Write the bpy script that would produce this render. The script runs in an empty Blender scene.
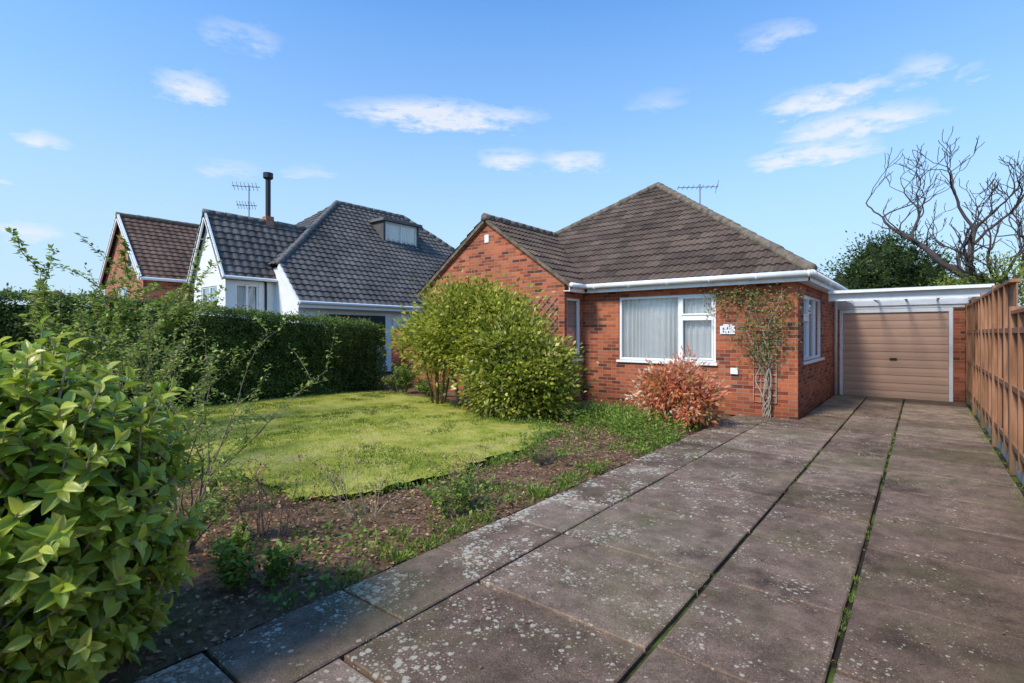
import bpy, bmesh, math, random
import numpy as np
from mathutils import Vector, noise as mn
random.seed(7); rng=np.random.default_rng(7)
scene=bpy.context.scene
# ------------------------------------------------------------ helpers
def link(ob,parent=None):
    scene.collection.objects.link(ob)
    if parent: ob.parent=parent
    return ob
def empty(name):
    return link(bpy.data.objects.new(name,None))
class M:
    def __init__(s,name,rough=.8,spec=.5):
        s.m=bpy.data.materials.new(name); s.m.use_nodes=True
        s.t=s.m.node_tree; s.b=s.t.nodes['Principled BSDF']; s.out=s.t.nodes['Material Output']
        s.b.inputs['Roughness'].default_value=rough
        s.b.inputs['Specular IOR Level'].default_value=spec
    def n(s,typ,ins=None,**kw):
        nd=s.t.nodes.new(typ)
        for k,v in kw.items(): setattr(nd,k,v)
        if ins:
            for k,v in ins.items():
                if isinstance(v,bpy.types.NodeSocket): s.t.links.new(v,nd.inputs[k])
                else: nd.inputs[k].default_value=v
        return nd
    def l(s,a,b): s.t.links.new(a,b)
    def noise(s,scale,detail=4,vec=None,rough=.55):
        nd=s.n('ShaderNodeTexNoise',{'Scale':scale,'Detail':detail,'Roughness':rough})
        if vec is not None: s.l(vec,nd.inputs['Vector'])
        return nd.outputs['Fac']
    def ramp(s,fac,stops,interp='LINEAR'):
        nd=s.n('ShaderNodeValToRGB'); nd.color_ramp.interpolation=interp
        e=nd.color_ramp.elements
        while len(e)<len(stops): e.new(.5)
        for i,(p,c) in enumerate(stops):
            e[i].position=p; e[i].color=(c,c,c,1) if isinstance(c,(int,float)) else (*c,1)
        s.l(fac,nd.inputs['Fac']); return nd.outputs['Color']
    def mix(s,fac,a,b,blend='MIX'):
        nd=s.n('ShaderNodeMix',data_type='RGBA',blend_type=blend)
        for sock,v in ((nd.inputs[0],fac),(nd.inputs[6],a),(nd.inputs[7],b)):
            if isinstance(v,bpy.types.NodeSocket): s.l(v,sock)
            elif isinstance(v,(int,float)): sock.default_value=v if sock.type=='VALUE' else (v,v,v,1)
            else: sock.default_value=(*v,1)
        return nd.outputs[2]
    def math(s,op,a,b=0.,c=None):
        nd=s.n('ShaderNodeMath',operation=op)
        for i,v in enumerate((a,b) if c is None else (a,b,c)):
            if isinstance(v,bpy.types.NodeSocket): s.l(v,nd.inputs[i])
            else: nd.inputs[i].default_value=v
        return nd.outputs[0]
    def col(s,c):
        if isinstance(c,bpy.types.NodeSocket): s.l(c,s.b.inputs['Base Color'])
        else: s.b.inputs['Base Color'].default_value=(*c,1)
    def bump(s,h,strength=.5,dist=.01):
        nd=s.n('ShaderNodeBump',{'Strength':strength,'Distance':dist,'Height':h})
        s.l(nd.outputs[0],s.b.inputs['Normal'])
    def obj(s): return s.n('ShaderNodeTexCoord').outputs['Object']
    def uv(s): return s.n('ShaderNodeTexCoord').outputs['UV']
    def attr(s,name): return s.n('ShaderNodeAttribute',attribute_name=name).outputs['Fac']

def simple(name,c,rough=.6,var=.12,scale=6,bump=0.,spec=.4):
    m=M(name,rough,spec); v=m.obj(); f=m.noise(scale,5,v)
    lo=tuple(x*(1-var) for x in c); hi=tuple(min(1,x*(1+var)) for x in c)
    m.col(m.ramp(f,[(.3,lo),(.7,hi)]))
    if bump: m.bump(m.noise(scale*8,4,v),.4,bump)
    return m.m
def brick(name,c1,c2,mort,dark=(.11,.035,.025)):
    m=M(name,.85,.2); uv=m.uv()
    br=m.n('ShaderNodeTexBrick',{'Vector':uv,'Color1':(0,0,0,1),'Color2':(1,1,1,1),'Mortar':(.5,.5,.5,1),'Scale':1.,'Mortar Size':.0055,'Mortar Smooth':.15,'Brick Width':.225,'Row Height':.075})
    c=m.ramp(br.outputs['Color'],[(0,dark),(.2,c1),(.55,c2),(.8,tuple(x*1.15 for x in c2)),(1,tuple(x*.72 for x in c1))])
    o=m.obj()
    c=m.mix(.6,c,m.ramp(m.noise(1.1,5,o),[(.3,.7),(.7,1.15)]),'MULTIPLY')
    c=m.mix(.4,c,m.ramp(m.noise(60,3,o),[(.3,.6),(.7,1.3)]),'MULTIPLY')
    z=m.n('ShaderNodeSeparateXYZ',{0:o}).outputs[2]
    base_tone=m.ramp(m.math('ADD',z,m.math('MULTIPLY',m.noise(2,4,o),.5)),[(.25,.55),(.8,1.)])  # brick colour gets darker towards the ground, with a ragged upper edge
    c=m.mix(br.outputs['Fac'],c,mort)
    c=m.mix(.8,c,base_tone,'MULTIPLY')
    m.col(c)
    h=m.math('SUBTRACT',m.math('MULTIPLY',m.noise(90,3,o),.35),br.outputs['Fac'])
    m.bump(h,.6,.006); return m.m
def tilemat(name,a,b,lich=(.35,.34,.28),lf=.6):
    m=M(name,.85,.25); uv=m.uv()
    sc=m.n('ShaderNodeVectorMath',{0:uv,1:(1/.3,1/.3,1)},operation='MULTIPLY')
    fl=m.n('ShaderNodeVectorMath',{0:sc.outputs[0]},operation='FLOOR')
    wn=m.n('ShaderNodeTexWhiteNoise',{'Vector':fl.outputs[0]}).outputs['Value']
    c=m.ramp(wn,[(0,a),(1,b)])
    o=m.obj()
    c=m.mix(.8,c,m.ramp(m.noise(.9,6,o),[(.3,.65),(.72,1.3)]),'MULTIPLY')
    f=m.ramp(m.noise(7,8,o,.7),[(lf,0.),(lf+.12,.5)])
    c=m.mix(f,c,lich)
    m.col(c); m.bump(m.noise(50,4,o),.4,.004); return m.m
def leafmat(name,cols,rough=.4,trans=.3,spec=.5,vein=False):
    m=M(name,rough,spec)
    r=m.attr('rnd'); c=m.ramp(r,[(i/(len(cols)-1),x) for i,x in enumerate(cols)])
    c=m.mix(.6,c,m.ramp(m.noise(2.5,3,m.obj()),[(.3,.75),(.7,1.25)]),'MULTIPLY')
    if vein:
        lx=m.attr('lx'); a=m.math('ABSOLUTE',lx)
        ly=m.attr('ly')
        c=m.mix(m.ramp(a,[(.03,.6),(.1,0.)]),c,(.42,.50,.14))
        w=m.math('SINE',m.math('MULTIPLY',m.math('SUBTRACT',ly,m.math('MULTIPLY',a,.6)),58.))
        c=m.mix(m.math('MULTIPLY',m.math('MAXIMUM',w,0.),.14),c,(.4,.5,.12))
        m.bump(w,.35,.002)
    m.col(c)
    t=m.n('ShaderNodeBsdfTranslucent',{'Color':c})
    mx=m.n('ShaderNodeMixShader',{0:trans,1:m.b.outputs[0],2:t.outputs[0]})
    m.l(mx.outputs[0],m.out.inputs['Surface']); return m.m

def fast(name,V,F,mat,parent=None,attrs=None,smooth=False):
    V=np.asarray(V,dtype=np.float32); F=np.asarray(F,dtype=np.int32)
    me=bpy.data.meshes.new(name); k=F.shape[1]
    me.vertices.add(len(V)); me.vertices.foreach_set('co',V.ravel())
    me.loops.add(F.size); me.loops.foreach_set('vertex_index',F.ravel())
    me.polygons.add(len(F)); me.polygons.foreach_set('loop_start',np.arange(len(F),dtype=np.int32)*k)
    if smooth: me.polygons.foreach_set('use_smooth',np.ones(len(F),dtype=bool))
    if attrs:
        for n,a in attrs.items():
            at=me.attributes.new(n,'FLOAT','POINT'); at.data.foreach_set('value',np.asarray(a,dtype=np.float32))
    me.update(calc_edges=True); me.validate()
    me.materials.append(mat)
    return link(bpy.data.objects.new(name,me),parent)

def nrm(a): return a/np.maximum(np.linalg.norm(a,axis=-1,keepdims=True),1e-9)
T_SMALL=(np.array([[0,0,0],[.5,.45,.12],[0,1,0],[-.5,.45,.12]],float),np.array([[0,1,2,3]]))
T_BLADE=(np.array([[-.5,0,0],[.5,0,0],[.25,.6,.1],[0.05,1,.35]],float),np.array([[0,1,2,3]]))
def big_tpl():
    V=[];F=[];ys=[0,.12,.32,.55,.78,.92,1.0]; ws=[.04,.34,.5,.5,.34,.16,.0]
    for y,w in zip(ys,ws):
        z=-.28*y*y
        for sx in (-1,0,1): V.append((sx*w,y,z+abs(sx)*.16*w*2))
    for i in range(len(ys)-1):
        for j in range(2):
            a=i*3+j; F.append((a,a+1,a+4,a+3))
    return np.array(V),np.array(F)
T_BIG=big_tpl()
def leaves(name,P,A,Nh,S,W,tpl,mat,parent=None,rnd=None,smooth=False):
    P=np.asarray(P,float);A=nrm(np.asarray(A,float));Nh=np.asarray(Nh,float);n=len(P)
    S=np.broadcast_to(S,(n,)); B=nrm(np.cross(A,Nh)); Nn=np.cross(B,A)
    tv,tf=tpl
    W_=np.broadcast_to(W,(n,))
    V=P[:,None]+S[:,None,None]*(tv[None,:,0,None]*W_[:,None,None]*B[:,None]+tv[None,:,1,None]*A[:,None]+tv[None,:,2,None]*Nn[:,None])
    k=len(tv); F=(tf[None]+np.arange(n)[:,None,None]*k).reshape(-1,4)
    if rnd is None: rnd=rng.random(n)
    return fast(name,V.reshape(-1,3),F,mat,parent,{'rnd':np.repeat(rnd,k),'lx':np.tile(tv[:,0]*2,n),'ly':np.tile(tv[:,1],n)},smooth)

class MB:
    def __init__(s): s.v=[];s.f=[];s.mi=[];s.mats=[];s.at=[]
    def m(s,mat):
        if mat not in s.mats: s.mats.append(mat)
        return s.mats.index(mat)
    def poly(s,pts,mat,r=0.):
        b=len(s.v); s.v+= [tuple(p) for p in pts]; s.at+=[r]*len(pts); s.f.append(tuple(range(b,b+len(pts)))); s.mi.append(s.m(mat))
    def hexa(s,c,mat,r=0.):
        b=len(s.v); s.v+=[tuple(p) for p in c]; s.at+=[r]*8
        for f in ((0,3,2,1),(4,5,6,7),(0,1,5,4),(1,2,6,5),(2,3,7,6),(3,0,4,7)):
            s.f.append(tuple(b+i for i in f)); s.mi.append(s.m(mat))
    def box(s,x0,x1,y0,y1,z0,z1,mat,r=0.):
        s.hexa([(x0,y0,z0),(x1,y0,z0),(x1,y1,z0),(x0,y1,z0),(x0,y0,z1),(x1,y0,z1),(x1,y1,z1),(x0,y1,z1)],mat,r)
    def lbox(s,fr,s0,s1,n0,n1,z0,z1,mat):
        O,U,N=fr; g=lambda a,b,c:(O[0]+U[0]*a+N[0]*b,O[1]+U[1]*a+N[1]*b,O[2]+c)
        s.hexa([g(s0,n0,z0),g(s1,n0,z0),g(s1,n1,z0),g(s0,n1,z0),g(s0,n0,z1),g(s1,n0,z1),g(s1,n1,z1),g(s0,n1,z1)],mat)
    def beam(s,p,q,w,h,mat,up=(0,0,1)):
        p=Vector(p);q=Vector(q);d=(q-p).normalized();u=d.cross(Vector(up)).normalized()*w/2;v=u.cross(d).normalized()*h/2
        s.hexa([p-u-v,p+u-v,q+u-v,q-u-v,p-u+v,p+u+v,q+u+v,q-u+v],mat)
    def tube(s,pts,rad,mat,seg=6,cap=True):
        pts=[Vector(p) for p in pts]; n=len(pts)
        if isinstance(rad,(int,float)): rad=[rad]*n
        b=len(s.v); ref=Vector((.3,.5,.81))
        for i,p in enumerate(pts):
            d=(pts[min(i+1,n-1)]-pts[max(i-1,0)])
            d=d.normalized() if d.length>1e-7 else Vector((0,0,1))
            if abs(d.dot(ref))>.95: ref=Vector((1,0,0))
            u=d.cross(ref).normalized(); w=d.cross(u)
            for k in range(seg):
                a=2*math.pi*k/seg; s.v.append(tuple(p+(u*math.cos(a)+w*math.sin(a))*rad[i])); s.at.append(0.)
        for i in range(n-1):
            for k in range(seg):
                a=b+i*seg+k;c=b+i*seg+(k+1)%seg
                s.f.append((a,c,c+seg,a+seg)); s.mi.append(s.m(mat))
        if cap:
            s.f.append(tuple(b+k for k in range(seg))[::-1]); s.mi.append(s.m(mat))
            s.f.append(tuple(b+(n-1)*seg+k for k in range(seg))); s.mi.append(s.m(mat))
    def build(s,name,parent=None,smooth=False,bevel=0):
        me=bpy.data.meshes.new(name); me.from_pydata(s.v,[],s.f)
        for m in s.mats: me.materials.append(m)
        me.polygons.foreach_set('material_index',s.mi)
        if smooth: me.polygons.foreach_set('use_smooth',[True]*len(s.f))
        at=me.attributes.new('rnd','FLOAT','POINT'); at.data.foreach_set('value',s.at)
        uv=me.uv_layers.new(name='UVMap')
        Z=Vector((0,0,1))
        for p in me.polygons:
            n=p.normal; u=Z.cross(n)
            u=u.normalized() if u.length>.05 else Vector((1,0,0)); v=n.cross(u)
            if abs(n.x)>.9 : u=Vector((0,1,0)); v=Z
            elif abs(n.y)>.9: u=Vector((1,0,0)); v=Z
            for li in p.loop_indices:
                c=me.vertices[me.loops[li].vertex_index].co; uv.data[li].uv=(c.dot(u),c.dot(v))
        ob=link(bpy.data.objects.new(name,me),parent)
        if bevel:
            b=ob.modifiers.new('b','BEVEL'); b.width=bevel; b.segments=2; b.limit_method='ANGLE'
        return ob

def wall(mb,fr,w,h,ops,mat,depth=.1):
    O,U,N=fr; g=lambda a,b,c:(O[0]+U[0]*a+N[0]*b,O[1]+U[1]*a+N[1]*b,O[2]+c)
    xs=sorted({0,w,*[o[0] for o in ops],*[o[1] for o in ops]}); zs=sorted({0,h,*[o[2] for o in ops],*[o[3] for o in ops]})
    for i in range(len(xs)-1):
        for j in range(len(zs)-1):
            cx=(xs[i]+xs[i+1])/2;cz=(zs[j]+zs[j+1])/2
            if any(o[0]<cx<o[1] and o[2]<cz<o[3] for o in ops): continue
            mb.poly([g(xs[i],0,zs[j]),g(xs[i+1],0,zs[j]),g(xs[i+1],0,zs[j+1]),g(xs[i],0,zs[j+1])],mat)
    for a,b,c,d in ops:
        for q in ([(a,0,c),(a,-depth,c),(a,-depth,d),(a,0,d)],[(b,0,c),(b,0,d),(b,-depth,d),(b,-depth,c)],[(a,0,c),(b,0,c),(b,-depth,c),(a,-depth,c)],[(a,0,d),(a,-depth,d),(b,-depth,d),(b,0,d)]):
            mb.poly([g(*p) for p in q],mat)

def window(name,parent,fr,a,b,c,d,mull=(),trans=(),cur=True,sill=True):
    mb=MB(); t=.055; n0,n1=-.085,-.03
    L=lambda *x:mb.lbox(fr,*x)
    L(a+.002,a+t,n0,n1,c+.002,d-.002,UPVC);L(b-t,b-.002,n0,n1,c+.002,d-.002,UPVC)
    L(a+t,b-t,n0,n1,c+.002,c+t,UPVC);L(a+t,b-t,n0,n1,d-t,d-.002,UPVC)
    for m in mull: L(m-.035,m+.035,n0,n1,c+t,d-t,UPVC)
    for (s0,s1,z) in trans: L(s0,s1,n0,n1-.002,z-.035,z+.035,UPVC)
    for (s0,s1,z) in trans:
        for z0,z1 in ((c+t,z-.035),(z+.035,d-t)):
            q=.035; L(s0+.001,s0+q,n0+.01,n1+.015,z0+.001,z1-.001,UPVC);L(s1-q,s1-.001,n0+.01,n1+.015,z0+.001,z1-.001,UPVC)
            L(s0+q,s1-q,n0+.01,n1+.015,z0+.001,z0+q,UPVC);L(s0+q,s1-q,n0+.01,n1+.015,z1-q,z1-.001,UPVC)
    if sill: L(a-.04,b+.04,-.09,.05,c-.05,c,UPVC)
    mb.build(name+'_frame',parent,bevel=.004)
    g=MB(); L2=lambda *x:g.lbox(fr,*x); L2(a+t-.01,b-t+.01,-.066,-.06,c+t-.01,d-t+.01,GLASS); g.build(name+'_glass',parent)
    if cur:
        cu=MB(); O,U,N=fr
        g3=lambda s_,n_,z_:(O[0]+U[0]*s_+N[0]*n_,O[1]+U[1]*s_+N[1]*n_,O[2]+z_)
        k=int((b-a)/.01); prev=None
        ph=random.random()*9
        for i in range(k+1):
            s_=a+(b-a)*i/k; am=.03+.016*math.sin(s_*5+ph)
            n_=-.15+am*math.sin(s_*60+2.5*math.sin(s_*7+ph))
            if prev: cu.poly([g3(prev[0],prev[1],c-.05),g3(s_,n_,c-.05),g3(s_,n_,d+.05),g3(prev[0],prev[1],d+.05)],CURT)
            prev=(s_,n_)
        cu.build(name+'_curtain',parent,smooth=False)

def roof(name,parent,poly,mat,du=.0375,course=.3,prof=(0,.024,.024,0),th=.036):
    P=[Vector(p) for p in poly]; n=(P[1]-P[0]).cross(P[2]-P[0]).normalized()
    if n.z<0: P.reverse(); n=-n
    Z=Vector((0,0,1)); u=Z.cross(n).normalized(); v=n.cross(u); o=min(P,key=lambda p:p.dot(v))
    us=[(p-o).dot(u) for p in P]; vs=[(p-o).dot(v) for p in P]
    u0=math.floor(min(us)/.3)*.3; nu=int((max(us)-u0)/du)+2; nc=int(max(vs)/course)+2
    V=[]
    for i in range(nc):
        jit=[random.uniform(-.004,.004) for _ in range(nu//8+2)]
        for (vv,h) in ((i*course,th),((i+1)*course,.004)):
            for k in range(nu+1):
                V.append(o+u*(u0+k*du)+v*vv+n*(h+prof[k%len(prof)]+jit[k//8]))
    F=[]; R=nc*2; W=nu+1
    for r in range(R-1):
        for k in range(nu): a=r*W+k; F.append((a,a+1,a+1+W,a+W))
    me=bpy.data.meshes.new(name); me.from_pydata(V,[],F)
    bm=bmesh.new(); bm.from_mesh(me)
    for i in range(len(P)):
        e=P[(i+1)%len(P)]-P[i]
        if e.length<1e-4: continue
        bmesh.ops.bisect_plane(bm,geom=bm.verts[:]+bm.edges[:]+bm.faces[:],plane_co=P[i]-e.cross(n).normalized()*-.001,plane_no=e.cross(n).normalized(),clear_outer=True)
    uvl=bm.loops.layers.uv.new('UVMap')
    for f in bm.faces:
        c=f.calc_center_median()
        for lp in f.loops:
            q=lp.vert.co-o; lp[uvl].uv=(q.dot(u),(c-o).dot(v)+ (q.dot(v)-(c-o).dot(v))*.98)
    bm.to_mesh(me); bm.free(); me.materials.append(mat)
    ob=link(bpy.data.objects.new(name,me),parent)
    mb=MB(); mb.poly([p-n*.02 for p in P],UNDER); mb.build(name+'_underlay',parent)
    return ob
def ridge(mb,p,q,mat,r=.1,seglen=.33):
    p=Vector(p);q=Vector(q);L=(q-p).length;k=max(1,round(L/seglen));d=(q-p)/k
    for i in range(k):
        j=Vector((random.uniform(-.006,.006),random.uniform(-.006,.006),random.uniform(-.008,.008)))
        mb.tube([p+d*i+j,p+d*(i+1.04)+j],[r*1.06,r*.94],mat,10)
def pixpt(px,py,depth):
    u=(px-512)/512; lat=u*depth; return Vector((.7804*lat-.6252*depth,.6252*lat+.7804*depth,1.6+(333-py)*depth/512))

# ------------------------------------------------------------ materials
UPVC=simple('white_upvc',(.84,.84,.84),.3,.03,3)
WPAINT=simple('white_paint',(.78,.78,.76),.5,.08,5)
UNDER=simple('roof_underlay',(.03,.028,.026),.9)
CURT=simple('net_curtain',(.88,.87,.83),.9,.05,3)
BLACK=simple('black_metal',(.02,.02,.02),.5)
GREYM=simple('grey_metal',(.2,.2,.21),.4)
g=M('window_glass',.02); g.t.nodes.remove(g.b)
fr_=g.n('ShaderNodeFresnel',{'IOR':1.45}); tr=g.n('ShaderNodeBsdfTransparent',{'Color':(.99,.99,.99,1)}); gl=g.n('ShaderNodeBsdfGlossy',{'Roughness':.01})
fa=g.math('ADD',g.math('MULTIPLY',fr_.outputs[0],.7),.02)
g.l(g.n('ShaderNodeMixShader',{0:fa,1:tr.outputs[0],2:gl.outputs[0]}).outputs[0],g.out.inputs[0]); GLASS=g.m
g=M('polycarbonate',.3); g.t.nodes.remove(g.b)
tl=g.n('ShaderNodeBsdfTranslucent',{'Color':(.85,.87,.88,1)}); tr=g.n('ShaderNodeBsdfTransparent',{'Color':(.9,.92,.93,1)})
g.l(g.n('ShaderNodeMixShader',{0:.45,1:tl.outputs[0],2:tr.outputs[0]}).outputs[0],g.out.inputs[0]); POLYC=g.m
BRICK=brick('red_brick',(.32,.078,.036),(.46,.132,.058),(.31,.24,.185))
BRICK2=brick('orange_brick',(.40,.115,.055),(.50,.175,.085),(.38,.32,.27))
TILE=tilemat('brown_roof_tile',(.080,.055,.043),(.148,.102,.077),(.24,.21,.15),.62)
TILEG=tilemat('grey_roof_tile',(.085,.08,.077),(.138,.127,.12),(.22,.21,.19),.66)
TILEB=tilemat('dark_brown_tile',(.12,.07,.05),(.18,.11,.08))
RIDGE=simple('ridge_tile',(.17,.135,.10),.9,.5,9,.004)
RIDGEG=simple('ridge_tile_grey',(.15,.145,.14),.9,.35,9,.004)
RENDERW=simple('white_render',(.78,.77,.74),.9,.06,3,.003)
BARK=simple('bark',(.18,.13,.095),.9,.4,14,.01)
BARKP=simple('pale_bark',(.36,.30,.235),.9,.3,14,.006)
BARKD=simple('dark_bark',(.065,.048,.042),.9,.3,8)
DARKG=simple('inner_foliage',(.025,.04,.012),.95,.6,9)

# ------------------------------------------------------------ BUNGALOW
H=empty('brick_bungalow')
wb=MB()
XL,XG,XR=-10.9,-6.26,-1.76; YG,YF,YB=9.7,10.5,20.5; WT=2.66
frF=((XG,YF,0),(1,0,0),(0,-1,0))
oF=(-5.33-XG,-3.21-XG,1.0,2.4); wall(wb,frF,XR-XG,WT,[oF],BRICK)
frG=((XL,YG,0),(1,0,0),(0,-1,0)); oG=(1.2,3.25,1.0,2.4); wall(wb,frG,XG-XL,WT,[oG],BRICK)
xm=(XL+XG)/2
wb.poly([(XL,YG,WT),(XG,YG,WT),(XG,YG,2.78),(xm,YG,4.40),(XL,YG,2.78)],BRICK)
frR=((XG,YG,0),(0,1,0),(1,0,0)); oR=(.1,.7,1.0,2.4); wall(wb,frR,YF-YG,WT,[oR],BRICK,.08)
frS=((XR,YF,0),(0,1,0),(1,0,0)); oS=(.58,2.85,1.05,2.35); wall(wb,frS,YB-YF,WT,[oS],BRICK)
wb.poly([(XL,YG,0),(XL,YB,0),(XL,YB,WT),(XL,YG,WT)],BRICK); wb.poly([(XL,YB,0),(XR,YB,0),(XR,YB,WT),(XL,YB,WT)],BRICK)
wb.build('walls',H)
window('front_window',H,frF,*oF,mull=(-3.95-XG,),trans=((-3.95-XG+.035,oF[1]-.055,1.93),))
window('gable_window',H,frG,*oG,mull=(2.2,),trans=((2.235,oG[1]-.055,1.95),))
window('return_window',H,frR,*oR)
window('side_window',H,frS,*oS,mull=(1.3,2.1),trans=((.635,1.265,1.9),))
ex0,ex1,ey0,ey1,ez=-11.15,-1.51,10.25,20.75,2.68
pm=(ex0+ex1)/2; hw=(ex1-ex0)/2; pz=ez+hw*.71; A=(pm,ey0+hw,pz); B=(pm,ey1-hw,pz)
roof('roof_front',H,[(ex0,ey0,ez),(ex1,ey0,ez),A],TILE)
roof('roof_side',H,[(ex1,ey0,ez),(ex1,ey1,ez),B,A],TILE)
roof('roof_side_west',H,[(ex0,ey1,ez),(ex0,ey0,ez),A,B],TILE,du=.15,prof=(0,.02))
roof('roof_rear',H,[(ex1,ey1,ez),(ex0,ey1,ez),B],TILE,du=.15,prof=(0,.02))
gx0,gx1=-11.12,-6.04; gm=(gx0+gx1)/2; gz=ez+(gx1-gx0)/2*.71; yv=9.6
roof('roof_gable_east',H,[(gx1,yv,ez),(gx1,11.0,ez),(gm,13.2,gz),(gm,yv,gz)],TILE)
roof('roof_gable_west',H,[(gx0,11.0,ez),(gx0,yv,ez),(gm,yv,gz),(gm,13.2,gz)],TILE)
rb=MB(); up=Vector((0,0,.03))
def V3(p): return Vector(p)
ridge(rb,V3((ex1,ey0,ez))+up,V3(A)+up,RIDGE); ridge(rb,V3((ex0,ey0,ez))+up,V3(A)+up,RIDGE); ridge(rb,V3(A)+up,V3(B)+up,RIDGE)
ridge(rb,(gm,yv-.02,gz+.03),(gm,12.85,gz+.03),RIDGE)
rb.build('ridge_tiles',H,smooth=True)
fb=MB()
for sx in (gx0,gx1):
    fb.beam((sx,yv+.03,ez-.035),(gm,yv+.03,gz-.035),.05,.07,RIDGE)
    fb.beam((sx,yv+.06,ez-.09),(gm,yv+.06,gz-.09),.03,.05,BRICK)
fb.box(gx1+.02,ex1-.03,ey0+.03,ey0+.05,ez-.16,ez+.01,WPAINT)
fb.box(XG,XR,ey0+.051,YF+.0,ez-.15,ez-.13,WPAINT)
fb.box(ex1-.05,ex1-.03,ey0+.03,ey1,ez-.16,ez+.01,WPAINT); fb.box(XR,ex1-.051,ey0+.052,ey1,ez-.15,ez-.13,WPAINT)
fb.box(gx1-.06,gx1-.04,yv+.03,ey0+.02,ez-.16,ez+.01,WPAINT); fb.box(XG,gx1-.061,yv+.05,ey0,ez-.15,ez-.13,WPAINT)
fb.build('fascia',H)
gb=MB()
gb.tube([(gx1+.02,ey0-.03,ez-.02),(ex1+.04,ey0-.03,ez-.03)],.058,WPAINT,12)
gb.tube([(ex1+.02,ey0-.05,ez-.03),(ex1+.02,ey1,ez-.02)],.058,WPAINT,12)
gb.tube([(gx1+.02,yv,ez-.02),(gx1+.02,ey0+.02,ez-.02)],.055,WPAINT,12)
for i in range(6): gb.box(-5.8+i*.85,-5.77+i*.85,ey0-.095,ey0+.02,ez-.095,ez+.02,WPAINT)
gb.tube([(ex1,15.2,ez-.08),(XR+.06,15.2,ez-.3),(XR+.06,15.2,.05)],.035,WPAINT,10)
gb.build('gutters',H,smooth=True)
ds=MB(); vx=(gm)
ds.box(vx-.07,vx+.07,YG-.02,YG-.001,3.88,4.08,WPAINT)
ds.box(-2.92,-2.78,YF-.05,YF-.001,.80,.92,WPAINT)
ds.build('wall_fittings',H,bevel=.004)
pq=MB(); pq.box(-3.12,-2.84,YF-.025,YF-.001,1.58,1.74,UPVC); pq.box(-3.06,-2.90,YF-.03,YF-.0251,1.74,1.77,UPVC)
for r_,(zz,hh_,xs_) in enumerate(((1.665,.045,(-3.07,-3.035,-2.995,-2.955,-2.915)),(1.60,.04,(-3.06,-3.02,-2.97,-2.93)))):
    for x in xs_: pq.box(x,x+.006,YF-.028,YF-.0252,zz,zz+hh_,BLACK); pq.box(x+.006,x+.022,YF-.0275,YF-.0252,zz+hh_*random.choice([0,.45,.8]),zz+hh_*random.choice([.2,.6,1.]),BLACK)
pq.build('address_plaque',H,bevel=.003)
an=MB()
b0=pixpt(700,212,17.5)
an.tube([b0-Vector((0,0,1.2)),b0+Vector((0,0,.95))],.02,GREYM,6)
tp=b0+Vector((0,0,.85)); dv=Vector((.78,.5,0)).normalized()
an.tube([tp-dv*.75,tp+dv*.6],.014,GREYM,5)
pv=Vector((dv.y,-dv.x,.15)).normalized()
for i in range(9):
    c=tp+dv*(-.72+i*.16); an.tube([c-pv*.17,c+pv*.17],.008,GREYM,4)
an.tube([tp+dv*.5+Vector((0,0,-.22)),tp+dv*.62+Vector((0,0,.22))],.012,GREYM,4)
an.build('tv_aerial',H)

# ------------------------------------------------------------ garage + canopy
G=empty('garage'); gy=15.5
gm_=MB()
gm_.box(.56,.76,gy,gy+.3,0,2.2,BRICK); gm_.box(-1.74,-1.66,gy,gy+.1,0,2.2,BRICK)
gm_.box(.6,.76,gy+.31,gy+5,0,2.4,BRICK); gm_.box(-1.74,.76,gy+5,gy+5.1,0,2.4,BRICK)
gm_.box(-1.74,.76,gy+.0,gy+.1,2.2,2.3,WPAINT)
gm_.box(-1.74,.85,gy-.05,gy+5.2,2.44,2.5,BLACK)
gm_.box(-1.74,.83,gy-.04,gy-.01,2.27,2.435,WPAINT)
gm_.build('garage_walls',G)
df=MB()
df.box(-1.655,-1.585,gy+.0,gy+.09,0,2.1,WPAINT);df.box(.48,.555,gy+.0,gy+.09,0,2.1,WPAINT);df.box(-1.655,.555,gy+.0,gy+.09,2.1,2.19,WPAINT)
df.build('door_frame',G,bevel=.005)
DOOR=simple('tan_door_paint',(.56,.345,.235),.6,.05,2)
dr=MB(); x0,x1=-1.58,.475
np_=11; hh=2.09/np_
for i in range(np_):
    z=.01+i*hh
    dr.hexa([(x0,gy+.046,z),(x1,gy+.046,z),(x1,gy+.09,z),(x0,gy+.09,z),(x0,gy+.040,z+hh*.5),(x1,gy+.040,z+hh*.5),(x1,gy+.09,z+hh*.5),(x0,gy+.09,z+hh*.5)],DOOR)
    dr.hexa([(x0,gy+.040,z+hh*.5),(x1,gy+.040,z+hh*.5),(x1,gy+.09,z+hh*.5),(x0,gy+.09,z+hh*.5),(x0,gy+.046,z+hh*.93),(x1,gy+.046,z+hh*.93),(x1,gy+.09,z+hh*.93),(x0,gy+.09,z+hh*.93)],DOOR)
    dr.box(x0,x1,gy+.062,gy+.09,z+hh*.93,z+hh,DOOR)
dr.box(-.62,-.48,gy+.01,gy+.045,.95,.99,BLACK); dr.build('garage_door',G)
CN=empty('carport_canopy'); c=MB()
c.box(-1.5,.95,12.28,12.32,2.25,2.45,WPAINT)
c.poly([(-1.5,12.2,2.462),(.98,12.2,2.462),(.98,15.4,2.462),(-1.5,15.4,2.462)],POLYC)
c.box(-1.5,.98,12.17,12.27,2.40,2.455,WPAINT)
for i in range(5):
    x=-1.4+i*.55; c.box(x,x+.04,12.33,15.4,2.33,2.42,WPAINT)
for y in (13.2,14.2): c.box(-1.5,.95,y,y+.04,2.42,2.455,WPAINT)
c.box(.86,.94,12.33,15.4,2.25,2.42,WPAINT)
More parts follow.
